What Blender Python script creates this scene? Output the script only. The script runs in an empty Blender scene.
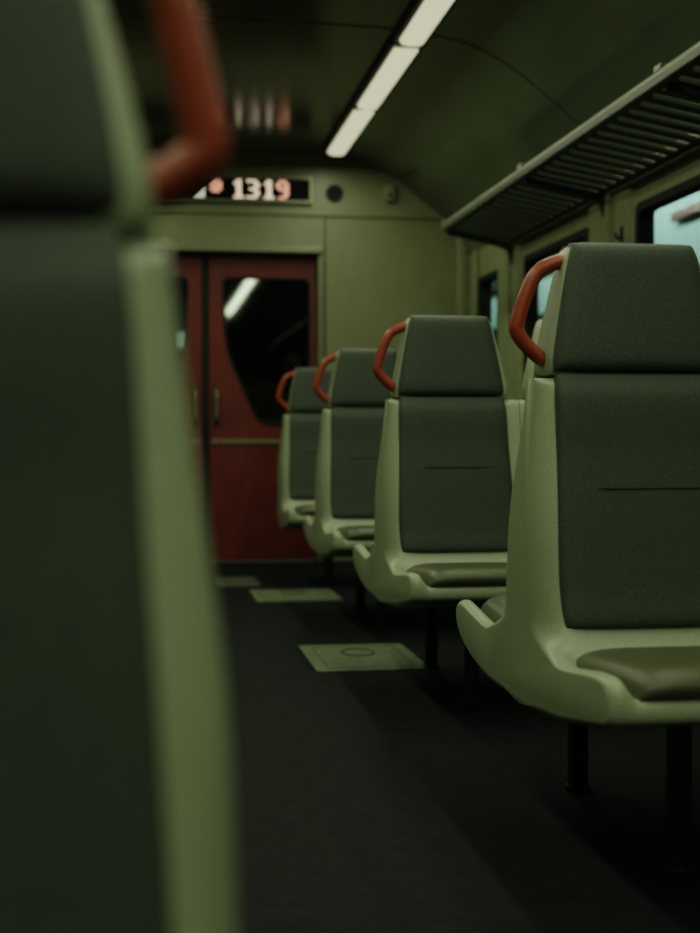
import bpy, bmesh, math, random
from mathutils import Vector, Matrix
random.seed(4)
C = bpy.context.scene.collection
R = math.radians

# ------------------------------------------------------------------ materials
def mat(name, col, rough=0.5, spec=0.5, metal=0.0, noise=0.0, nscale=40.0, bump=0.0, bscale=300.0,
        col2=None, stretch=(1, 1, 1), emit=None, estr=0.0):
    m = bpy.data.materials.new(name)
    m.use_nodes = True
    nt = m.node_tree
    b = nt.nodes['Principled BSDF']
    b.inputs['Base Color'].default_value = (*col, 1)
    b.inputs['Roughness'].default_value = rough
    b.inputs['Specular IOR Level'].default_value = spec
    b.inputs['Metallic'].default_value = metal
    tc = nt.nodes.new('ShaderNodeTexCoord')
    mp = nt.nodes.new('ShaderNodeMapping')
    mp.inputs['Scale'].default_value = stretch
    nt.links.new(tc.outputs['Object'], mp.inputs['Vector'])
    if noise > 0:
        n = nt.nodes.new('ShaderNodeTexNoise')
        n.inputs['Scale'].default_value = nscale
        n.inputs['Detail'].default_value = 6
        n.inputs['Roughness'].default_value = 0.65
        nt.links.new(mp.outputs['Vector'], n.inputs['Vector'])
        r = nt.nodes.new('ShaderNodeValToRGB')
        r.color_ramp.elements[0].position = 0.3
        r.color_ramp.elements[1].position = 0.7
        c2 = col2 if col2 else tuple(min(1, c * (1 + noise)) for c in col)
        c1 = tuple(c * (1 - noise) for c in col)
        r.color_ramp.elements[0].color = (*c1, 1)
        r.color_ramp.elements[1].color = (*c2, 1)
        nt.links.new(n.outputs['Fac'], r.inputs['Fac'])
        nt.links.new(r.outputs['Color'], b.inputs['Base Color'])
    if bump > 0:
        n2 = nt.nodes.new('ShaderNodeTexNoise')
        n2.inputs['Scale'].default_value = bscale
        n2.inputs['Detail'].default_value = 3
        nt.links.new(mp.outputs['Vector'], n2.inputs['Vector'])
        bp = nt.nodes.new('ShaderNodeBump')
        bp.inputs['Strength'].default_value = bump
        bp.inputs['Distance'].default_value = 0.002
        nt.links.new(n2.outputs['Fac'], bp.inputs['Height'])
        nt.links.new(bp.outputs['Normal'], b.inputs['Normal'])
    if emit:
        b.inputs['Emission Color'].default_value = (*emit, 1)
        b.inputs['Emission Strength'].default_value = estr
    return m

def glass_mat(name, tint, refl, rough=0.02):
    m = bpy.data.materials.new(name)
    m.use_nodes = True
    nt = m.node_tree
    nt.nodes.clear()
    out = nt.nodes.new('ShaderNodeOutputMaterial')
    mx = nt.nodes.new('ShaderNodeMixShader')
    tr = nt.nodes.new('ShaderNodeBsdfTransparent')
    gl = nt.nodes.new('ShaderNodeBsdfGlossy')
    tr.inputs['Color'].default_value = (*tint, 1)
    gl.inputs['Roughness'].default_value = rough
    gl.inputs['Color'].default_value = (0.9, 1, 0.9, 1)
    lw = nt.nodes.new('ShaderNodeLayerWeight')
    lw.inputs['Blend'].default_value = 0.5
    pw = nt.nodes.new('ShaderNodeMath')
    pw.operation = 'POWER'
    pw.inputs[1].default_value = 5.0
    nt.links.new(lw.outputs['Facing'], pw.inputs[0])
    ma = nt.nodes.new('ShaderNodeMath')
    ma.operation = 'MULTIPLY_ADD'
    ma.inputs[1].default_value = 0.85
    ma.inputs[2].default_value = refl
    nt.links.new(pw.outputs[0], ma.inputs[0])
    nt.links.new(ma.outputs[0], mx.inputs[0])
    nt.links.new(tr.outputs[0], mx.inputs[1])
    nt.links.new(gl.outputs[0], mx.inputs[2])
    nt.links.new(mx.outputs[0], out.inputs[0])
    return m

M = dict(
    shell=mat('moulded_shell_plastic', (0.305, 0.355, 0.235), 0.42, 0.5, noise=0.16, nscale=220, bump=0.12, bscale=500),
    fabric=mat('dark_green_vinyl', (0.048, 0.063, 0.044), 0.55, 0.4, noise=0.6, nscale=380, bump=0.6, bscale=650),
    pad=mat('olive_toplit_vinyl', (0.078, 0.090, 0.047), 0.36, 0.45, noise=0.22, nscale=380, bump=0.3, bscale=600),  # lighter than the backrest vinyl: light from above put into the colour
    seam=mat('dark_seam_thread', (0.015, 0.02, 0.012), 0.8, 0.2),
    handle=mat('red_painted_tube', (0.27, 0.050, 0.016), 0.40, 0.5, noise=0.15, nscale=60),
    leg=mat('dark_painted_steel', (0.007, 0.014, 0.020), 0.45, 0.4),
    wall=mat('olive_wall_laminate', (0.195, 0.220, 0.118), 0.42, 0.4, noise=0.14, nscale=14, bump=0.05, bscale=200),
    endwall=mat('olive_end_wall_laminate', (0.185, 0.205, 0.112), 0.40, 0.4, noise=0.07, nscale=10, bump=0.05, bscale=200),
    ledge=mat('pale_sill_laminate', (0.19, 0.22, 0.11), 0.4, 0.4, noise=0.1, nscale=20),
    ceiling=mat('dark_green_ceiling_panel', (0.085, 0.110, 0.062), 0.17, 0.5, noise=0.12, nscale=3),
    rib=mat('dark_ceiling_joint', (0.060, 0.078, 0.045), 0.4, 0.3),
    floor=mat('dark_rubber_floor', (0.0090, 0.0125, 0.0110), 0.75, 0.12, noise=0.35, nscale=18, bump=0.25, bscale=220),
    hatch=mat('pale_floor_plate', (0.115, 0.15, 0.09), 0.6, 0.3, noise=0.35, nscale=30, bump=0.15, bscale=160),
    hatchdark=mat('dark_floor_plate_groove', (0.065, 0.085, 0.05), 0.6, 0.3),
    hatchdim=mat('worn_floor_plate', (0.075, 0.075, 0.05), 0.65, 0.3, noise=0.35, nscale=25),
    door=mat('oxide_red_door_paint', (0.13, 0.021, 0.010), 0.50, 0.4, noise=0.22, nscale=9),
    trimline=mat('scuffed_pale_strip', (0.17, 0.15, 0.085), 0.55, 0.4, noise=0.45, nscale=35),
    steel=mat('dull_green_grey_metal', (0.16, 0.185, 0.11), 0.38, 0.5, metal=0.25, noise=0.15, nscale=30),
    darkmetal=mat('dark_metal', (0.035, 0.035, 0.025), 0.45, 0.4, metal=0.3),
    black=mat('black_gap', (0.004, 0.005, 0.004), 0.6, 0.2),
    rubber=mat('black_rubber_gasket', (0.008, 0.010, 0.008), 0.6, 0.3),
    rack=mat('rack_slat_metal', (0.055, 0.072, 0.052), 0.55, 0.35, metal=0.2, noise=0.1, nscale=40),
    rackrail=mat('rack_rail_metal', (0.075, 0.083, 0.055), 0.5, 0.5, metal=0.2),
    tube=mat('lit_diffuser', (0.8, 0.8, 0.7), 0.5, 0.2, emit=(1.0, 0.97, 0.62), estr=0.29),
    screen=mat('black_display', (0.003, 0.003, 0.003), 0.6, 0.1),
    ledpale=mat('pale_led', (0.3, 0.3, 0.25), 0.5, 0.2, emit=(1.0, 0.78, 0.55), estr=0.33),
    ledpink=mat('pink_led', (0.3, 0.2, 0.2), 0.5, 0.2, emit=(1.0, 0.42, 0.27), estr=0.33),
    ledwhite=mat('greenish_white_led', (0.3, 0.3, 0.25), 0.5, 0.2, emit=(0.75, 0.9, 0.6), estr=0.30),
    platform=mat('pale_teal_station_panel', (0.46, 0.52, 0.49), 0.5, 0.3, noise=0.08, nscale=1.5),
    stationdark=mat('dark_station_concrete', (0.02, 0.022, 0.02), 0.8, 0.2, noise=0.2, nscale=4),
    signred=mat('dull_red_sign', (0.20, 0.045, 0.03), 0.5, 0.3),
    glass=glass_mat('window_glass', (0.80, 0.95, 0.90), 0.04),
    doorglass=glass_mat('dark_door_glass', (0.22, 0.27, 0.22), 0.09, 0.03),
)

# ------------------------------------------------------------------ mesh helpers
def obj(name, bm, m, parent=None, smooth=False, bevel=0.0, seg=2, sub=0, angle=None):
    bmesh.ops.recalc_face_normals(bm, faces=bm.faces)
    me = bpy.data.meshes.new(name)
    bm.to_mesh(me)
    bm.free()
    me.materials.append(m)
    o = bpy.data.objects.new(name, me)
    C.objects.link(o)
    if parent:
        o.parent = parent
    if smooth:
        for p in me.polygons:
            p.use_smooth = True
    if bevel:
        md = o.modifiers.new('bevel', 'BEVEL')
        md.width = bevel
        md.segments = seg
        md.limit_method = 'ANGLE'
        md.angle_limit = R(35)
    if sub:
        md = o.modifiers.new('sub', 'SUBSURF')
        md.levels = sub
        md.render_levels = sub
    return o

def add_box(bm, x0, x1, y0, y1, z0, z1):
    vs = [bm.verts.new(p) for p in ((x0, y0, z0), (x1, y0, z0), (x1, y1, z0), (x0, y1, z0),
                                    (x0, y0, z1), (x1, y0, z1), (x1, y1, z1), (x0, y1, z1))]
    for f in ((0, 3, 2, 1), (4, 5, 6, 7), (0, 1, 5, 4), (1, 2, 6, 5), (2, 3, 7, 6), (3, 0, 4, 7)):
        bm.faces.new([vs[i] for i in f])

def box(*a):
    bm = bmesh.new()
    add_box(bm, *a)
    return bm

def add_prism(bm, pts, y0, y1, axis='Y'):
    """pts in the plane (x,z) extruded in Y, or (y,z) extruded in X, or (x,y) extruded in Z"""
    def P(a, b, t):
        return (a, t, b) if axis == 'Y' else ((t, a, b) if axis == 'X' else (a, b, t))
    A = [bm.verts.new(P(a, b, y0)) for a, b in pts]
    B = [bm.verts.new(P(a, b, y1)) for a, b in pts]
    bm.faces.new(A)
    bm.faces.new(list(reversed(B)))
    n = len(pts)
    for i in range(n):
        bm.faces.new((A[i], A[(i + 1) % n], B[(i + 1) % n], B[i]))

def prism(*a, **k):
    bm = bmesh.new()
    add_prism(bm, *a, **k)
    return bm

def add_ring(bm, outer, inner, y0, y1, axis='Y'):
    """frame between two outlines with the same number of points"""
    def P(p, t):
        a, b = p
        return (a, t, b) if axis == 'Y' else ((t, a, b) if axis == 'X' else (a, b, t))
    n = len(outer)
    L = [[bm.verts.new(P(p, t)) for p in loop] for loop in (outer, inner) for t in (y0, y1)]
    o0, o1, i0, i1 = L
    for k in range(n):
        j = (k + 1) % n
        bm.faces.new((o0[k], o0[j], o1[j], o1[k]))
        bm.faces.new((i0[j], i0[k], i1[k], i1[j]))
        bm.faces.new((o0[j], o0[k], i0[k], i0[j]))
        bm.faces.new((o1[k], o1[j], i1[j], i1[k]))

def ring(*a, **k):
    bm = bmesh.new()
    add_ring(bm, *a, **k)
    return bm

def round_poly(pts, rad, seg=5):
    n = len(pts)
    out = []
    for i in range(n):
        p, a, b = Vector(pts[i]), Vector(pts[i - 1]), Vector(pts[(i + 1) % n])
        r = rad[i] if isinstance(rad, (list, tuple)) else rad
        da, db = (a - p), (b - p)
        r = min(r, da.length * 0.45, db.length * 0.45)
        A, B = p + da.normalized() * r, p + db.normalized() * r
        for k in range(seg + 1):
            t = k / seg
            out.append(tuple((1 - t) ** 2 * A + 2 * t * (1 - t) * p + t * t * B))
    return out

def inset_poly(pts, d):
    cx = sum(p[0] for p in pts) / len(pts)
    n = len(pts)
    area = sum(pts[i][0] * pts[(i + 1) % n][1] - pts[(i + 1) % n][0] * pts[i][1] for i in range(n))
    s = 1 if area > 0 else -1
    out = []
    for i in range(n):
        a, p, b = Vector(pts[i - 1]), Vector(pts[i]), Vector(pts[(i + 1) % n])
        t = (b - a)
        if t.length < 1e-9:
            out.append(tuple(p)); continue
        t.normalize()
        nrm = Vector((-t.y, t.x)) * s
        out.append(tuple(p + nrm * d))
    return out

def smooth_path(pts, n=6):
    P = [Vector(p) for p in pts]
    out = []
    for i in range(len(P) - 1):
        p0 = P[max(i - 1, 0)]; p1 = P[i]; p2 = P[i + 1]; p3 = P[min(i + 2, len(P) - 1)]
        for k in range(n):
            t = k / n
            out.append(0.5 * ((2 * p1) + (-p0 + p2) * t + (2 * p0 - 5 * p1 + 4 * p2 - p3) * t * t
                              + (-p0 + 3 * p1 - 3 * p2 + p3) * t ** 3))
    out.append(P[-1])
    return out

def add_tube(bm, path, ra, rb=None, seg=12, up=Vector((0, 1, 0))):
    rb = rb or ra
    rings = []
    n = len(path)
    for i, p in enumerate(path):
        p = Vector(p)
        t = (Vector(path[min(i + 1, n - 1)]) - Vector(path[max(i - 1, 0)])).normalized()
        a = up.cross(t)
        if a.length < 1e-4:
            a = Vector((1, 0, 0)).cross(t)
        a.normalize()
        b = t.cross(a)
        rings.append([bm.verts.new(p + a * ra * math.cos(2 * math.pi * k / seg) + b * rb * math.sin(2 * math.pi * k / seg))
                      for k in range(seg)])
    for A, B in zip(rings, rings[1:]):
        for k in range(seg):
            bm.faces.new((A[k], A[(k + 1) % seg], B[(k + 1) % seg], B[k]))
    bm.faces.new(list(reversed(rings[0])))
    bm.faces.new(rings[-1])

def tube(*a, **k):
    bm = bmesh.new()
    add_tube(bm, *a, **k)
    return bm

def cyl(c, r, h, axis='Z', seg=28):
    bm = bmesh.new()
    pts = [(r * math.cos(2 * math.pi * k / seg), r * math.sin(2 * math.pi * k / seg)) for k in range(seg)]
    if axis == 'Z':
        add_prism(bm, [(c[0] + a, c[1] + b) for a, b in pts], c[2], c[2] + h, 'Z')
    elif axis == 'Y':
        add_prism(bm, [(c[0] + a, c[2] + b) for a, b in pts], c[1], c[1] + h, 'Y')
    return bm

def thing(name, label, cat, loc=(0, 0, 0), group=None):
    o = bpy.data.objects.new(name, None)
    o.empty_display_size = 0.1
    C.objects.link(o)
    o.location = loc
    o['label'] = label
    o['category'] = cat
    if group:
        o['group'] = group
    return o

def tag(o, label, cat, group=None):
    o['label'] = label
    o['category'] = cat
    if group:
        o['group'] = group
    return o

def struct(o):
    o['kind'] = 'structure'
    return o

def dup(root, loc, label, group=None, skip=()):
    r = root.copy(); C.objects.link(r)
    r.location = loc
    r['label'] = label
    if group:
        r['group'] = group
    for ch in list(root.children):
        if ch.name.split('.')[0] in skip:
            continue
        c = ch.copy(); C.objects.link(c); c.parent = r
        for g in list(ch.children):
            d = g.copy(); C.objects.link(d); d.parent = c
    return r

# ------------------------------------------------------------------ main dimensions
YE = 8.72            # end wall
YB = -4.6            # rear end of the saloon
XR, XL = 2.10, -1.20  # side walls
XC = 0.45
T = 0.16

# ------------------------------------------------------------------ floor
struct(obj('floor', box(XL, XR, YB, YE, -0.06, 0), M['floor']))

# ------------------------------------------------------------------ ceiling (barrel vault extruded along the car)
half = [(0.0, 2.645), (0.45, 2.642), (0.68, 2.632), (0.94, 2.598), (1.10, 2.538), (1.22, 2.470), (1.345, 2.375),
        (1.46, 2.285), (1.56, 2.190), (1.625, 2.10), (1.65, 2.0)]
prof = [(XC - a, b) for a, b in reversed(half)] + [(XC + a, b) for a, b in half[1:]]
pv = smooth_path([(a, 0, b) for a, b in prof], 4)
prof = [(p.x, p.z) for p in pv]
def arch(y0, y1, off0, off1):
    outer = inset_poly(prof, -off1)
    inner = inset_poly(prof, -off0)
    # open strip: handle the ends straight
    outer[0] = (prof[0][0] - off1, prof[0][1]); outer[-1] = (prof[-1][0] + off1, prof[-1][1])
    inner[0] = (prof[0][0] - off0, prof[0][1]); inner[-1] = (prof[-1][0] + off0, prof[-1][1])
    bm = bmesh.new()
    rows = []
    for loop, y in ((inner, y0), (inner, y1), (outer, y1), (outer, y0)):
        rows.append([bm.verts.new((a, y, b)) for a, b in loop])
    n = len(prof)
    for k in range(4):
        A, B = rows[k], rows[(k + 1) % 4]
        for i in range(n - 1):
            bm.faces.new((A[i], A[i + 1], B[i + 1], B[i]))
    bm.faces.new([r[0] for r in rows])
    bm.faces.new([r[-1] for r in reversed(rows)])
    return bm
# orientation test so that positive offsets go outwards
_t = inset_poly(prof, -0.1)
SGN = 1 if _t[len(_t) // 2][1] > prof[len(prof) // 2][1] else -1
def arch2(y0, y1, a, b):
    bm = bmesh.new()
    n = len(prof)
    loops = []
    for off in (a, b):
        L = inset_poly(prof, -off * SGN)
        L[0] = (prof[0][0] - off, prof[0][1]); L[-1] = (prof[-1][0] + off, prof[-1][1])
        loops.append(L)
    rows = []
    for L, y in ((loops[0], y0), (loops[0], y1), (loops[1], y1), (loops[1], y0)):
        rows.append([bm.verts.new((p[0], y, p[1])) for p in L])
    for k in range(4):
        A, B = rows[k], rows[(k + 1) % 4]
        for i in range(n - 1):
            bm.faces.new((A[i], A[i + 1], B[i + 1], B[i]))
    bm.faces.new([r[0] for r in rows])
    bm.faces.new([r[-1] for r in reversed(rows)])
    return bm
struct(obj('ceiling', arch2(YB, YE, 0.0, 0.05), M['ceiling'], smooth=False))
for o in (bpy.data.objects['ceiling'],):
    for p in o.data.polygons:
        p.use_smooth = True
    bm = bmesh.new()
    bm.from_mesh(o.data)
    for e in bm.edges:
        e.smooth = e.calc_face_angle(0) < R(40)
    bm.to_mesh(o.data)
    bm.free()
k = 0
for y in (5.95, 4.30, 2.65, 1.0):
    k += 1
    struct(obj('trim_%d' % k, arch2(y - 0.010, y + 0.010, -0.003, 0.0), M['rib']))

# ------------------------------------------------------------------ end walls
pts = [(XL, 0), (XR, 0)] + [(a, b) for a, b in reversed(prof)]
DX0, DX1, DZ = -0.335, 1.115, 2.000      # door opening
endp = bmesh.new()
# end wall built as three pieces around the doorway, one connected skin
right = [(DX1, 0), (XR, 0)] + [(a, b) for a, b in reversed(prof) if a > DX1] + [(DX1, 2.632)]
left = [(XL, 0), (DX0, 0), (DX0, 2.615)] + [(a, b) for a, b in reversed(prof) if a < DX0]
mid = [(DX0, DZ), (DX1, DZ), (DX1, 2.632)] + [(a, b) for a, b in reversed(prof) if DX0 < a < DX1] + [(DX0, 2.615)]
for q in (right, left, mid):
    add_prism(endp, q, YE, YE + T)
struct(obj('wall_front', endp, M['endwall']))
struct(obj('wall_back', prism(pts, YB - T, YB), M['endwall']))

# door frame: pale lintel and jambs
fr = bmesh.new()
add_ring(fr, [(DX0 - 0.03, -0.0), (DX1 + 0.03, -0.0), (DX1 + 0.03, DZ + 0.035), (DX0 - 0.03, DZ + 0.035)],
         [(DX0, 0.0), (DX1, 0.0), (DX1, DZ), (DX0, DZ)], YE - 0.03, YE + 0.02)
bm = bmesh.new()
for a in ((DX0 - 0.028, DX0, YE - 0.022, YE, 0, DZ), (DX1, DX1 + 0.028, YE - 0.022, YE, 0, DZ),
          (DX0 - 0.028, DX1 + 0.028, YE - 0.05, YE, DZ, DZ + 0.042)):
    add_box(bm, *a)
fr.free()
struct(obj('trim_6', bm, M['steel'], bevel=0.005))

# horizontal fascia under the display and vertical panel joint, proud cover strips
struct(obj('trim_7', box(DX0 - 0.9, 2.04, YE - 0.018, YE, 2.245, 2.268), M['endwall'], bevel=0.004))
struct(obj('trim_8', box(1.155, 1.168, YE - 0.006, YE, 0.0, 2.245), M['rib']))

# dark vestibule behind the doorway
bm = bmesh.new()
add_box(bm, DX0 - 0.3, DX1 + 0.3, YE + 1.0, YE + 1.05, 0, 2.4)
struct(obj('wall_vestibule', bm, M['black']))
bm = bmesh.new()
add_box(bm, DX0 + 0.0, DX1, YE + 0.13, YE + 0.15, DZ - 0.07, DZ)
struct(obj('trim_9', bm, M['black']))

vl = thing('vestibule_glow', 'small bluish glowing panel added behind the left door window', 'glow panel', (0.25, YE + 1.003, 1.50))  # glowing panel added to give the door glass its bluish bright spot
obj('glow_backing', box(-0.06, 0.06, -0.03, 0.0, -0.07, 0.07), M['darkmetal'], vl, bevel=0.005)
obj('glow_panel', box(-0.045, 0.045, -0.045, -0.03, -0.055, 0.055), mat('blue_white_glow', (0.5, 0.6, 0.7), 0.4, 0.3, emit=(0.85, 0.97, 1.0), estr=1.6), vl, bevel=0.008)
# ------------------------------------------------------------------ sliding door leaves
def door_leaf(name, x0, x1, mirror):
    y0, y1 = YE + 0.085, YE + 0.123
    def mx(p):
        return ((x0 + x1 - p[0]), p[1]) if mirror else p
    win = [(0.497, 1.852), (1.076, 1.852), (1.076, 0.885), (0.735, 0.885), (0.518, 1.38)]
    win = [(a - 0.415 + x0, b) for a, b in win]
    win = round_poly(win, [0.06, 0.06, 0.06, 0.10, 0.12], 6)
    if mirror:
        win = [mx(p) for p in win][::-1]
    outer = [(x0, 0.001), (x1, 0.001), (x1, DZ - 0.012), (x0, DZ - 0.012)]
    bm = bmesh.new()
    # panel with a hole: bridge outline to window outline by triangulating
    for y in (y0, y1):
        vo = [bm.verts.new((a, y, b)) for a, b in outer]
        vi = [bm.verts.new((a, y, b)) for a, b in win]
        es = [bm.edges.new((L[i], L[(i + 1) % len(L)])) for L in (vo, vi) for i in range(len(L))]
        bmesh.ops.triangle_fill(bm, use_beauty=True, edges=es)
    bm.verts.ensure_lookup_table()
    no, ni = len(outer), len(win)
    st = no + ni
    for s, n in ((0, no), (no, ni)):
        for i in range(n):
            a, b = s + i, s + (i + 1) % n
            bm.faces.new((bm.verts[a], bm.verts[b], bm.verts[st + b], bm.verts[st + a]))
    d = struct(obj(name, bm, M['door']))
    gk = inset_poly(win, 0.012)
    obj('window_gasket', ring(win, gk, y0 - 0.008, y0 + 0.02), M['rubber'], d)
    obj('glass_pane', prism(gk, y0 + 0.012, y0 + 0.018), M['doorglass'], d)
    # scuffed pale strip across the leaf
    obj('trim_strip', box(x0 + 0.012, x1 - 0.01, y0 - 0.012, y0, 0.765, 0.797), M['trimline'], d, bevel=0.004)
    hx = mx((x0 + 0.045, 0))[0]
    h = obj('handle', tube(smooth_path([(hx, y0, 0.90), (hx, y0 - 0.045, 0.93), (hx, y0 - 0.05, 1.0), (hx, y0 - 0.045, 1.09), (hx, y0, 1.12)]), 0.012,
                           up=Vector((1, 0, 0))), M['steel'], d, smooth=True)
    obj('lock_plate', box(hx - 0.016, hx + 0.016, y0 - 0.006, y0, 0.875, 1.145), M['darkmetal'], d, bevel=0.003)
    return d
door_leaf('door_1', 0.415, 1.110, False)
door_leaf('door_2', -0.330, 0.365, True)
struct(obj('trim_10', box(0.3655, 0.4145, YE + 0.095, YE + 0.123, 0.0, DZ - 0.012), M['rubber']))

# ------------------------------------------------------------------ side walls with windows
WZ0, WZ1 = 1.04, 1.82
WIN_R = [(7.86, 8.34), (6.20, 7.31), (4.46, 5.58), (2.72, 3.84), (0.98, 2.10), (-0.76, 0.36), (-2.5, -1.38), (-4.24, -3.12)]
def side_wall(name, x0, x1, wins):
    bm = bmesh.new()
    add_box(bm, x0, x1, YB, YE, 0, WZ0)
    add_box(bm, x0, x1, YB, YE, WZ1, 2.16)
    ws = sorted(wins)
    edges = [YB] + [e for w in ws for e in w] + [YE]
    for i in range(0, len(edges), 2):
        add_box(bm, x0, x1, edges[i], edges[i + 1], WZ0, WZ1)
    return struct(obj(name, bm, M['wall']))
side_wall('wall_right', XR, XR + 0.08, WIN_R)
side_wall('wall_left', XL - 0.08, XL, WIN_R)
wn = 0
def window(x, s, y0, y1):
    """x = inner wall face, s = +1 outwards to +X"""
    global wn
    wn += 1
    out = round_poly([(y0, WZ0), (y1, WZ0), (y1, WZ1), (y0, WZ1)], 0.05, 4)
    inn = inset_poly(round_poly([(y0, WZ0), (y1, WZ0), (y1, WZ1), (y0, WZ1)], 0.09, 4), 0.035)
    a, b = sorted((x - s * 0.008, x + s * 0.06))
    f = struct(obj('window_%d' % wn, ring(out, inn, a, b, axis='X'), M['rubber']))
    a, b = sorted((x + s * 0.048, x + s * 0.054))
    obj('glass_pane', prism(inn, a, b, axis='X'), M['glass'], f)
    return f
for w in WIN_R:
    window(XR, 1, *w)
for w in WIN_R:
    window(XL, -1, *w)
# lower wall panel with its ledge, pillar covers, corner post
struct(obj('baseboard_right', box(2.045, XR, YB, YE, 0, 1.0), M['ledge'], bevel=0.012))
struct(obj('baseboard_left', box(XL, XL + 0.055, YB, YE, 0, 1.0), M['ledge'], bevel=0.012))
n = 10
for y0, y1 in ((7.34, 7.83), (5.61, 6.17), (3.87, 4.43), (2.13, 2.69)):
    for s, X in ((1, XR), (-1, XL)):
        n += 1
        bm = bmesh.new()
        yc = (y0 + y1) / 2
        # a shallow pillar cover with two vertical grooves in its outline
        o = [(y0, 0), (y0 + 0.02, 0.022), (yc - 0.09, 0.022), (yc - 0.08, 0.010), (yc - 0.06, 0.010), (yc - 0.05, 0.034),
             (yc + 0.05, 0.034), (yc + 0.06, 0.010), (yc + 0.08, 0.010), (yc + 0.09, 0.022), (y1 - 0.02, 0.022), (y1, 0)]
        add_prism(bm, [(X - s * d, y) for y, d in o], 1.0, 1.93, 'Z')
        struct(obj('trim_%d' % n, bm, M['wall']))
struct(obj('trim_%d' % (n + 1), box(2.03, XR, YE - 0.07, YE, 0, 2.16), M['wall'], bevel=0.015))
struct(obj('trim_%d' % (n + 2), box(2.075, XR, 8.37, 8.43, 1.0, 2.0), M['wall'], bevel=0.01))

# ------------------------------------------------------------------ the world outside the right-hand windows
struct(obj('wall_station', box(3.62, 3.70, -6, 30, 1.94, 2.50), M['platform']))
struct(obj('wall_station_lower', box(3.60, 3.72, -6, 30, -0.8, 1.935), M['stationdark']))
struct(obj('beam_station', box(3.56, 3.615, 10.2, 30, 2.31, 2.62), M['stationdark']))
struct(obj('wall_station_upper', box(3.60, 3.72, -6, 30, 2.505, 5.0), M['stationdark']))
struct(obj('ground_track', box(2.3, 3.6, -6, 30, -0.9, -0.82), M['stationdark']))
sb = box(3.57, 3.615, 5.5, 8.85, 2.285, 2.345)
tag(obj('station_sign_band', sb, M['signred'], bevel=0.005), 'long dull red sign band on the pale station wall seen through the windows', 'sign')

# ------------------------------------------------------------------ seat
HW = 0.2245     # half width of the shell at the pan
def sstep(a, b, x):
    t = max(0, min(1, (x - a) / (b - a)))
    return t * t * (3 - 2 * t)

FRONT = [(0.00, 0.290), (0.13, 0.293), (0.26, 0.305), (0.40, 0.330), (0.485, 0.346), (0.528, 0.355), (0.540, 0.376),
         (0.533, 0.416), (0.505, 0.432), (0.44, 0.430), (0.36, 0.420), (0.28, 0.412), (0.225, 0.420), (0.185, 0.455),
         (0.162, 0.52), (0.145, 0.60), (0.122, 0.72), (0.095, 0.85), (0.080, 0.915), (0.070, 0.933), (0.045, 0.940), (0.0, 0.941)]
REAR = [(0.00, 0.290), (0.13, 0.286), (0.26, 0.288), (0.40, 0.308), (0.490, 0.340), (0.540, 0.372), (0.556, 0.400),
        (0.550, 0.424), (0.515, 0.436)] + FRONT[9:]
PAN = {6: 0.006, 7: 0.022, 8: 0.036, 9: 0.040, 10: 0.030, 11: 0.020, 12: 0.008}

def shell_profile(u, back, round_l, round_r):
    """closed (y,z) outline at station u; -y is the front"""
    au = abs(u)
    rounded = (u < 0 and round_l) or (u > 0 and round_r)
    te = max(0.0, (au - 0.76) / 0.24)
    e = (1 - math.sqrt(max(0, 1 - te * te))) if rounded else 0.0
    tt = max(0.0, (au - 0.90) / 0.10)
    tip = (1 - math.sqrt(max(0, 1 - tt * tt))) if rounded else 0.0
    rec = 1 - sstep(0.76, 0.89, au)
    def shape(P):
        out = []
        for i, (y, z) in enumerate(P):
            if i >= 13:
                y = y * (1 - 0.62 * e)
            if 1 <= i <= 12:
                zc = 0.375
                z = zc + (z - zc) * (1 - 0.22 * tip)
                y = y * (1 - 0.035 * tip)
            z -= PAN.get(i, 0) * rec
            out.append((y, z))
        return out
    F = shape(FRONT)
    loop = [(-y, z) for y, z in F]
    if back:
        Bk = shape(REAR)
        loop += [(y, z) for y, z in reversed(Bk[1:-1])]
    else:
        loop += [(0.050 * (1 - 0.25 * e), 0.935), (0.070 * (1 - 0.25 * e), 0.85), (0.085, 0.6), (0.085, 0.40), (0.06, 0.33)]
    # closed Catmull-Rom refinement, three points per span
    n = len(loop)
    out = []
    for i in range(n):
        p0, p1, p2, p3 = (Vector(loop[(i + d) % n]) for d in (-1, 0, 1, 2))
        for t in (0.0, 1 / 3, 2 / 3):
            q = 0.5 * ((2 * p1) + (p2 - p0) * t + (2 * p0 - 5 * p1 + 4 * p2 - p3) * t * t + (3 * p1 - p0 - 3 * p2 + p3) * t ** 3)
            out.append((q.x, q.y))
    return out

def half_width(z, rounded):
    if not rounded:
        return 0.2180
    w = HW
    w -= 0.028 * sstep(0.62, 0.96, z)
    w -= 0.004 * (1 - sstep(0.30, 0.36, z))
    return w

def shell_mesh(back=True, round_l=True, round_r=False):
    us = [-1, -0.997, -0.988, -0.975, -0.955, -0.93, -0.90, -0.87, -0.84, -0.81, -0.78, -0.74, -0.68, -0.5, -0.25, 0]
    us = us + [-u for u in reversed(us[:-1])]
    bm = bmesh.new()
    rows = []
    for u in us:
        rd = round_l if u < 0 else round_r
        L = shell_profile(u, back, round_l, round_r)
        rows.append([bm.verts.new((u * half_width(z, rd), y, z)) for y, z in L])
    n = len(rows[0])
    for A, B in zip(rows, rows[1:]):
        for i in range(n):
            j = (i + 1) % n
            bm.faces.new((A[i], A[j], B[j], B[i]))
    for row in (rows[0], rows[-1]):
        c = bm.faces.new(row)
    # round the side faces slightly
    return bm

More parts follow.
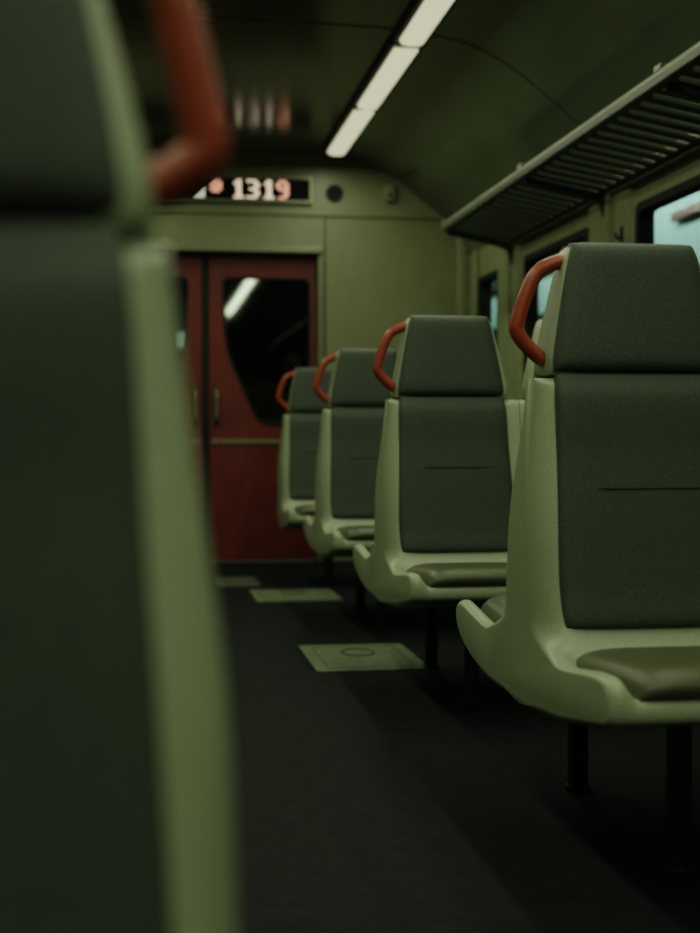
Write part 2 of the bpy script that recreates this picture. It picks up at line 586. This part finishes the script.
def cushion(xw, z0, z1, yb, thick, k=0.10, p=10, q=0.30, nu=26, nv=30, top_roll=0.0):
    """a padded panel: xw(z)=half width, yb(z)=front face of the shell, bulging towards -y"""
    bm = bmesh.new()
    us = [math.sin(math.pi / 2 * (2 * i / nu - 1)) for i in range(nu + 1)]
    vs = [math.sin(math.pi / 2 * (2 * i / nv - 1)) for i in range(nv + 1)]
    fr, bk = [], []
    for v in vs:
        a, b = [], []
        for u in us:
            x = u * math.sqrt(1 - k * v * v * abs(v) ** 6)
            w = v * math.sqrt(1 - k * u * u * abs(u) ** 6 * 0.35)
            z = (z0 + z1) / 2 + w * (z1 - z0) / 2
            t = (max(0, 1 - abs(u) ** p) * max(0, 1 - abs(v) ** (p * 1.3))) ** q
            crown = 0.85 + 0.15 * (1 - u * u)
            X = x * xw(z)
            a.append(bm.verts.new((X, -(yb(z) + thick * t * crown), z)))
            b.append(bm.verts.new((X, -(yb(z) - 0.012), z)))
        fr.append(a); bk.append(b)
    for L in (fr, bk):
        for i in range(nv):
            for j in range(nu):
                bm.faces.new((L[i][j], L[i][j + 1], L[i + 1][j + 1], L[i + 1][j]))
    for i in range(nv):
        for j in (0, nu):
            bm.faces.new((fr[i][j], fr[i + 1][j], bk[i + 1][j], bk[i][j]))
    for j in range(nu):
        for i in (0, nv):
            bm.faces.new((fr[i][j], fr[i][j + 1], bk[i][j + 1], bk[i][j]))
    return bm

def face_y(z):
    P = [(p[1], p[0]) for p in FRONT[13:20]]
    for (za, ya), (zb, yb_) in zip(P, P[1:]):
        if z <= zb:
            t = max(0, (z - za) / (zb - za))
            return ya + (yb_ - ya) * t
    return P[-1][1]

def backrest_mesh(s):
    bm = cushion(lambda z: 0.174 + 0.012 * (1 - sstep(0.52, 0.93, z)), 0.463, 0.949, lambda z: face_y(z) - 0.006 + 0.010 * sstep(0.78, 0.92, z), 0.024, k=0.06)
    return flip(bm, s)

def flip(bm, s):
    if s < 0:
        bmesh.ops.scale(bm, vec=(1, -1, 1), verts=bm.verts)
    return bm

HZ0, HZ1 = 0.956, 1.208
def hw_shell(z):
    t = (z - HZ0) / (HZ1 - HZ0)
    return 0.177 - 0.046 * max(0, t) ** 1.15
def head_y(z):
    t = (z - HZ0) / (HZ1 - HZ0)
    return 0.072 - 0.034 * t
def head_shell_mesh(back=True, wide=1):
    zs = [HZ0 - 0.009, HZ0 + 0.003, HZ0 + 0.03, 1.02, 1.08, 1.14, 1.175, 1.195, 1.204, HZ1]
    bm = bmesh.new()
    rows = []
    us = [-1, -0.97, -0.9, -0.8, -0.5, 0, 0.5, 0.8, 0.9, 0.97, 1]
    for i, z in enumerate(zs):
        w = hw_shell(z)
        d = head_y(z)
        sh = {0: 0.955, 1: 0.99, 7: 0.985, 8: 0.955, 9: 0.90}.get(i, 1.0)
        row = []
        t = max(0, (z - HZ0) / (HZ1 - HZ0))
        fr = [((u * w + (0.014 * (1 - t) * u if u * wide > 0 else 0)) * sh, -d * sh * (0.80 if abs(u) == 1 else 0.92 if abs(u) == 0.97 else 1)) for u in us]
        if back:
            bk = [(x, -y) for x, y in reversed(fr)]
        else:
            bk = [(x, 0.03) for x, y in reversed(fr)]
        rows.append([bm.verts.new((x, y, z)) for x, y in fr + bk])
    n = len(rows[0])
    for A, B in zip(rows, rows[1:]):
        for i in range(n):
            j = (i + 1) % n
            bm.faces.new((A[i], A[j], B[j], B[i]))
    bm.faces.new(rows[0]); bm.faces.new(list(reversed(rows[-1])))
    return bm

def headrest_mesh(s):
    bm = cushion(lambda z: hw_shell(z) - 0.002, HZ0 - 0.006, HZ1 + 0.002, lambda z: head_y(z) - 0.014, 0.040, k=0.05, p=9, q=0.40)
    return flip(bm, s)

def pad_mesh(s):
    """seat pad: lies in the pan and rolls over its front edge"""
    bm = bmesh.new()
    nu, nv = 24, 30
    us = [math.sin(math.pi / 2 * (2 * i / nu - 1)) for i in range(nu + 1)]
    # path of the top surface from the back to below the front lip
    path = smooth_path([(0.190, 0.425, 0), (0.24, 0.437, 0), (0.33, 0.444, 0), (0.43, 0.449, 0), (0.495, 0.449, 0),
                        (0.527, 0.441, 0), (0.543, 0.424, 0), (0.543, 0.408, 0), (0.532, 0.398, 0)], 4)
    low = smooth_path([(0.190, 0.395, 0), (0.24, 0.385, 0), (0.33, 0.380, 0), (0.43, 0.378, 0), (0.47, 0.378, 0),
                       (0.495, 0.384, 0), (0.51, 0.388, 0), (0.518, 0.390, 0), (0.524, 0.392, 0)], 4)
    n = len(path)
    up, dn = [], []
    for i in range(n):
        a, b = [], []
        t = i / (n - 1)
        w = 0.184 - 0.012 * sstep(0.2, 0.85, t)
        e = min(1, (min(t, 1 - t) / 0.10))
        for u in us:
            cx = u * w * (0.90 + 0.10 * math.sqrt(max(0, e)))
            r = max(0, 1 - abs(u) ** 7) ** 0.40 * (0.15 + 0.85 * math.sqrt(e))
            P, Q = path[i], low[i]
            y = Q.x + (P.x - Q.x) * r
            z = Q.y + (P.y - Q.y) * r
            a.append(bm.verts.new((cx, -y, z)))
            b.append(bm.verts.new((cx, -Q.x + 0.004, Q.y - 0.004)))
        up.append(a); dn.append(b)
    for L in (up, dn):
        for i in range(n - 1):
            for j in range(nu):
                bm.faces.new((L[i][j], L[i][j + 1], L[i + 1][j + 1], L[i + 1][j]))
    for i in range(n - 1):
        for j in (0, nu):
            bm.faces.new((up[i][j], up[i + 1][j], dn[i + 1][j], dn[i][j]))
    for j in range(nu):
        for i in (0, n - 1):
            bm.faces.new((up[i][j], up[i][j + 1], dn[i][j + 1], dn[i][j]))
    return flip(bm, s)

def handle_mesh(near=False):
    pts = [(-0.125, 1.178), (-0.150, 1.172), (-0.186, 1.152), (-0.208, 1.110), (-0.226, 1.055), (-0.2275, 1.035), (-0.212, 1.012), (-0.182, 0.984), (-0.168, 0.976)]
    if near:
        pts = [(-0.125, 1.178), (-0.160, 1.168), (-0.186, 1.145), (-0.203, 1.104), (-0.213, 1.060), (-0.222, 1.012), (-0.219, 1.000), (-0.206, 0.991), (-0.188, 0.981), (-0.166, 0.972)]
    return tube(smooth_path([(x, 0.0, z) for x, z in pts], 5), 0.0150, 0.0165, seg=14)

def leg_mesh(y):
    bm = bmesh.new()
    zt = 0.325 if abs(y) < 0.3 else 0.355
    add_tube(bm, [(0.035, y, 0.012), (0.035, y, zt)], 0.024, seg=16)
    add_tube(bm, [(0.035, y, 0.0), (0.035, y, 0.014)], 0.030, seg=20)
    return bm

def make_seat(name, label, loc, back=True, handle=-1, round_l=True, round_r=False):
    t = thing(name, label, 'seat', loc, 'moulded train seats')
    sh = obj('shell', shell_mesh(back, round_l, round_r), M['shell'], t, smooth=True)
    md = sh.modifiers.new('bevel', 'BEVEL'); md.width = 0.012; md.segments = 3
    md.limit_method = 'ANGLE'; md.angle_limit = R(50)
    sides = (1, -1) if back else (1,)
    hs = obj('headrest_shell', head_shell_mesh(back, wide=1), M['shell'], t, smooth=True)
    md = hs.modifiers.new('bevel', 'BEVEL'); md.width = 0.006; md.segments = 2
    md.limit_method = 'ANGLE'; md.angle_limit = R(50)
    for s in sides:
        b = obj('backrest', backrest_mesh(s), M['fabric'], t, smooth=True)
        y = -(face_y(0.725) + 0.0176) * s
        obj('seam', tube([(-0.118, y + .004 * s, 0.7255), (-0.085, y, 0.725), (0.085, y, 0.725), (0.118, y + .004 * s, 0.7255)], 0.0018, seg=6), M['seam'], b)
        obj('headrest', headrest_mesh(s), M['fabric'], t, smooth=True)
        obj('seat_cushion', pad_mesh(s), M['pad'], t, smooth=True)
    if handle:
        bm = handle_mesh(near=handle > 0)
        if handle > 0:
            bmesh.ops.scale(bm, vec=(-1, 1, 1), verts=bm.verts)
        obj('grab_handle', bm, M['handle'], t, smooth=True)['label'] = 'red looped grab handle'
    for y in ((-0.20, 0.40) if back else (-0.20,)):
        obj('leg', leg_mesh(y), M['leg'], t, smooth=False, bevel=0.002)
    return t

SX = 0.961
G = 'moulded train seats'
ROWS = [2.61, 4.26, 5.96]
seatA = make_seat('train_seat', 'nearest aisle seat right of the aisle, its right half cut off by the photo edge', (SX, ROWS[0], 0))
dup(seatA, (SX + 0.004, ROWS[1], 0), 'second aisle seat on the right, whole dark headrest and backrest in view', G)
dup(seatA, (SX + 0.022, ROWS[2], 0), 'third aisle seat on the right, half hidden behind the second one', G)
mid0 = make_seat('train_seat', 'inner seat beside the second aisle seat, its pale shoulder peeking out under the red handle', (SX + 0.442, ROWS[1], 0), handle=0, round_l=False, round_r=True)
dup(mid0, (SX + 0.438, ROWS[0], 0), 'inner seat joined to the nearest right-hand aisle seat', G)
dup(mid0, (SX + 0.460, ROWS[2], 0), 'inner seat joined to the third right-hand aisle seat', G)
make_seat('train_seat', 'farthest and smallest aisle seat on the right, just before the red doors', (SX + 0.020, 7.66, 0), back=False)
# foreground seat on the left of the aisle
seatL = make_seat('train_seat', 'large blurred foreground seat on the left of the aisle with handle above', (-0.184 + 0.027, 0.868, 0), handle=1, round_l=False, round_r=True)
seatL.rotation_euler = (0, R(-1.5), 0)

# ------------------------------------------------------------------ luggage rack on the right
rk = thing('luggage_rack', 'long slatted metal luggage rack fixed along the right wall above the windows', 'luggage rack', (XR, 3.2, 1.93))
def W(bm):   # world coordinates -> rack coordinates
    bmesh.ops.translate(bm, verts=bm.verts, vec=(-XR, -3.2, -1.93))
    return bm
RY0, RY1 = -1.0, 7.52
rail = [(-0.02, -0.022), (0.012, -0.022), (0.022, 0.0), (0.012, 0.022), (-0.012, 0.028), (-0.024, 0.01)]
obj('front_rail', W(prism([(1.69 + a, 2.003 + b) for a, b in rail], RY0, RY1)), M['rackrail'], rk, bevel=0.004)
obj('wall_rail', W(prism([(2.065, 1.905), (2.10, 1.905), (2.10, 1.945), (2.065, 1.945)], RY0, RY1)), M['rackrail'], rk, bevel=0.004)
# grille: a sloping sheet of transverse slats joined along both edges
bm = bmesh.new()
ys = []
y = RY1
pitch, sw = 0.115, 0.060
cols = [1.70, 1.725, 2.045, 2.07]
def zz(x):
    return 2.000 + (x - 1.69) * (1.925 - 2.000) / (2.08 - 1.69)
seq = []
while y > RY0 + 0.2:
    seq.append((y, y - sw, True)); seq.append((y - sw, y - pitch, False)); y -= pitch
vmap = {}
def V(x, y):
    key = (round(x, 4), round(y, 4))
    if key not in vmap:
        vmap[key] = bm.verts.new((x, y, zz(x)))
    return vmap[key]
for a, b, solid in seq:
    for c in range(3):
        if solid or c in (0, 2):
            bm.faces.new((V(cols[c], a), V(cols[c + 1], a), V(cols[c + 1], b), V(cols[c], b)))
g = obj('slat_grille', W(bm), M['rack'], rk)
md = g.modifiers.new('thick', 'SOLIDIFY'); md.thickness = 0.012; md.offset = -1
for y in (7.50, 5.92, 4.27, 2.62, 0.97):
    b = bmesh.new()
    add_prism(b, [(1.70, 1.99), (2.095, 1.915), (2.095, 1.80), (2.07, 1.80), (2.05, 1.88), (1.98, 1.905), (1.70, 1.962)], y - 0.014, y + 0.014)
    obj('bracket', W(b), M['darkmetal'], rk, bevel=0.003)
    obj('rail_lug', W(box(1.672, 1.705, y - 0.03, y + 0.03, 2.022, 2.048)), M['rackrail'], rk, bevel=0.005)
# small dark coat hook on the pillar
def hook(y, label):
    h = thing('coat_hook', label, 'hook', (XR - 0.022, y, 1.71), 'coat hooks on the window pillars')
    obj('base_plate', box(-0.008, 0.0, -0.014, 0.014, -0.035, 0.035), M['darkmetal'], h, bevel=0.003)
    obj('prong', tube(smooth_path([(-0.004, 0, -0.005), (-0.018, 0, -0.022), (-0.028, 0, -0.012), (-0.028, 0, 0.006)]), 0.006, seg=8), M['darkmetal'], h, smooth=True)
hook(5.70, 'small dark coat hook on the pillar left of the nearest bright window')

# ------------------------------------------------------------------ ceiling light strips
LX = 1.192
LG = 'ceiling strip lights'
def make_light(label, loc):
    t = thing('ceiling_light', label, 'light', loc, LG)
    L = 1.17
    obj('housing', prism(round_poly([(-0.088, 0.0), (0.088, 0.0), (0.080, -0.020), (-0.080, -0.020)], 0.008, 3), -L / 2, L / 2), M['darkmetal'], t)
    dif = round_poly([(-0.060, -0.018), (0.060, -0.018), (0.052, -0.040), (0.028, -0.050), (-0.028, -0.050), (-0.052, -0.040)], 0.012, 3)
    obj('diffuser', prism(dif, -L / 2 + 0.05, L / 2 - 0.05), M['tube'], t)
    return t
names = ['farthest lit tube of the right ceiling strip, ending at the end wall', 'middle lit tube of the ceiling strip, between two others',
         'nearest lit tube of the ceiling strip, cut by the top of the photo']
yl = 7.86
li = None
i = 0
zl = 2.66
while yl > -4.3:
    lab = names[i] if i < 3 else 'lit tube of the right ceiling strip above or behind the camera'
    if li is None:
        li = make_light(lab, (LX, yl, zl))
    else:
        dup(li, (LX, yl, zl), lab, LG)
    i += 1
    yl -= 1.205
yl = 7.86
while yl > -4.3:
    dup(li, (2 * XC - LX, yl, zl), 'lit tube of the left ceiling strip behind the foreground headrest', LG)
    yl -= 1.205
# lights sit just below the vault
for o in C.objects:
    if o.name.startswith('ceiling_light'):
        o.location.z = 2.622

# ------------------------------------------------------------------ destination display over the doors
dd = thing('destination_display', 'long black display with glowing figures 1319 in a pale frame above the doors', 'display', (XC - 0.06, YE, 2.405))
W0, W1 = -0.69, 0.69
obj('display_frame', ring([(W0, -0.088), (W1, -0.088), (W1, 0.088), (W0, 0.088)], [(W0 + 0.025, -0.066), (W1 - 0.025, -0.066), (W1 - 0.025, 0.066), (W0 + 0.025, 0.066)], -0.040, 0.0), M['steel'], dd, bevel=0.004)
obj('screen', box(W0 + 0.02, W1 - 0.02, -0.022, -0.002, -0.07, 0.07), M['screen'], dd)
GL = {'1': ["00110", "01110", "00110", "00110", "00110", "00110", "01111"],
      '3': ["11110", "00011", "00011", "01110", "00011", "00011", "11110"],
      '9': ["01110", "11011", "11011", "01111", "00011", "00011", "01110"],
      'o': ["01110", "11111", "11111", "11111", "01110", "00000", "00000"],
      't': ["00000", "00000", "00000", "00010", "00110", "01110", "11110"]}
def glyph(ch, x, m, dx=0.0165, dz=0.0172):
    bm = bmesh.new()
    for r, row in enumerate(GL[ch]):
        for c, v in enumerate(row):
            if v == '1':
                px, pz = x + c * dx, 0.060 - r * dz - 0.008
                add_box(bm, px - dx * 0.49, px + dx * 0.49, -0.026, -0.021, pz - dz * 0.49, pz + dz * 0.49)
    bmesh.ops.remove_doubles(bm, verts=bm.verts, dist=0.0005)
    obj('glyph', bm, m, dd)
off = XC - 0.06
for ch, x, m in (('t', 0.325, 'ledwhite'), ('o', 0.42, 'ledpink'), ('1', 0.560, 'ledpale'), ('3', 0.660, 'ledpale'), ('1', 0.755, 'ledpale'), ('9', 0.850, 'ledpink')):
    glyph(ch, x - off, M[m])

# small round speaker and small pale sensor beside the display
sp = thing('round_speaker', 'small round black speaker on the end wall right of the display', 'speaker', (1.225, YE, 2.395))
obj('rim', tube([(0.052 * math.cos(a), -0.006, 0.052 * math.sin(a)) for a in [2 * math.pi * i / 32 for i in range(33)]], 0.006, seg=8), M['darkmetal'], sp, smooth=True)
obj('grille', cyl((0, -0.010, 0), 0.050, 0.009, 'Y'), M['black'], sp)
sn = thing('wall_sensor', 'small pale oval sensor on the end wall near the ceiling curve', 'sensor', (1.585, YE, 2.405))
obj('housing', prism(round_poly([(-0.036, -0.06), (0.036, -0.06), (0.036, 0.06), (-0.036, 0.06)], 0.035, 5), -0.045, 0.0), M['ledge'], sn, bevel=0.012, seg=3)
obj('lens', cyl((0, -0.049, -0.02), 0.014, 0.006, 'Y', 16), M['darkmetal'], sn)

# ------------------------------------------------------------------ floor access plates
def plate(name, label, x0, x1, y0, y1, m, ringed, group='floor access plates'):
    t = thing(name, label, 'floor plate', ((x0 + x1) / 2, (y0 + y1) / 2, 0), group)
    w, d = (x1 - x0) / 2, (y1 - y0) / 2
    obj('plate', prism(round_poly([(-w, -d), (w, -d), (w, d), (-w, d)], 0.02, 3), 0.0, 0.006, axis='Z'), m, t, bevel=0.002)
    if ringed:
        o = [(-w + .045, -d + .05), (w - .045, -d + .05), (w - .045, d - .05), (-w + .045, d - .05)]
        i_ = [(-w + .05, -d + .057), (w - .05, -d + .057), (w - .05, d - .057), (-w + .05, d - .057)]
        obj('border_groove', ring(o, i_, 0.005, 0.0068, axis='Z'), M['hatchdark'], t)
        n = 32
        co = [(0.066 * math.cos(2 * math.pi * k / n), 0.09 + 0.09 * math.sin(2 * math.pi * k / n)) for k in range(n)]
        ci = [(0.053 * math.cos(2 * math.pi * k / n), 0.09 + 0.074 * math.sin(2 * math.pi * k / n)) for k in range(n)]
        obj('lift_ring', ring(co, ci, 0.005, 0.009, axis='Z'), M['hatchdark'], t)
    return t
plate('floor_plate', 'nearest pale floor plate with a ring mark, beside the second seat', 0.588, 0.995, 4.63, 5.21, M['hatch'], True)
plate('floor_plate', 'second pale floor plate farther down the aisle, beside the third seat', 0.542, 0.975, 6.61, 7.12, M['hatch'], True)
plate('floor_plate', 'faint worn floor plate lying just before the red doors', 0.385, 0.625, 7.30, 7.77, M['hatchdim'], False)

# ------------------------------------------------------------------ lamps outside: platform lighting on the station wall
ld = bpy.data.lights.new('platform_lamp', 'AREA')
ld.shape = 'RECTANGLE'; ld.size = 0.3; ld.size_y = 14; ld.energy = 80; ld.color = (0.80, 1.0, 0.95)
lo = bpy.data.objects.new('platform_lamp', ld); C.objects.link(lo)
lo.location = (2.85, 10, 3.0); lo.rotation_euler = (0, R(-62), 0)

for sx in (LX, 2 * XC - LX):
    a = bpy.data.lights.new('strip_lamp', 'AREA')
    a.shape = 'RECTANGLE'; a.size = 0.10; a.size_y = 10.4; a.energy = 23; a.color = (0.95, 1.0, 0.72)
    ao = bpy.data.objects.new('strip_lamp', a); C.objects.link(ao)
    ao.location = (sx, 3.2, 2.566)
# ------------------------------------------------------------------ world
w = bpy.data.worlds.new('World'); bpy.context.scene.world = w
w.use_nodes = True
w.node_tree.nodes['Background'].inputs[0].default_value = (0.01, 0.014, 0.013, 1)
w.node_tree.nodes['Background'].inputs[1].default_value = 1.0

# ------------------------------------------------------------------ camera
cd = bpy.data.cameras.new('camera')
cam = bpy.data.objects.new('camera', cd); C.objects.link(cam)
cd.sensor_fit = 'VERTICAL'; cd.sensor_height = 36; cd.sensor_width = 27.01
cd.lens = 1347 / 933 * 36
cd.clip_start = 0.02
cam.location = (0, 0, 0.83)
cam.rotation_euler = (R(90) - 0.024, 0, -0.151)
cd.dof.use_dof = True
cd.dof.focus_distance = 3.2
cd.dof.aperture_fstop = 2.4
bpy.context.scene.camera = cam

vs = bpy.context.scene.view_settings
vs.view_transform = 'Filmic'
vs.look = 'Medium High Contrast'
vs.exposure = 1.25
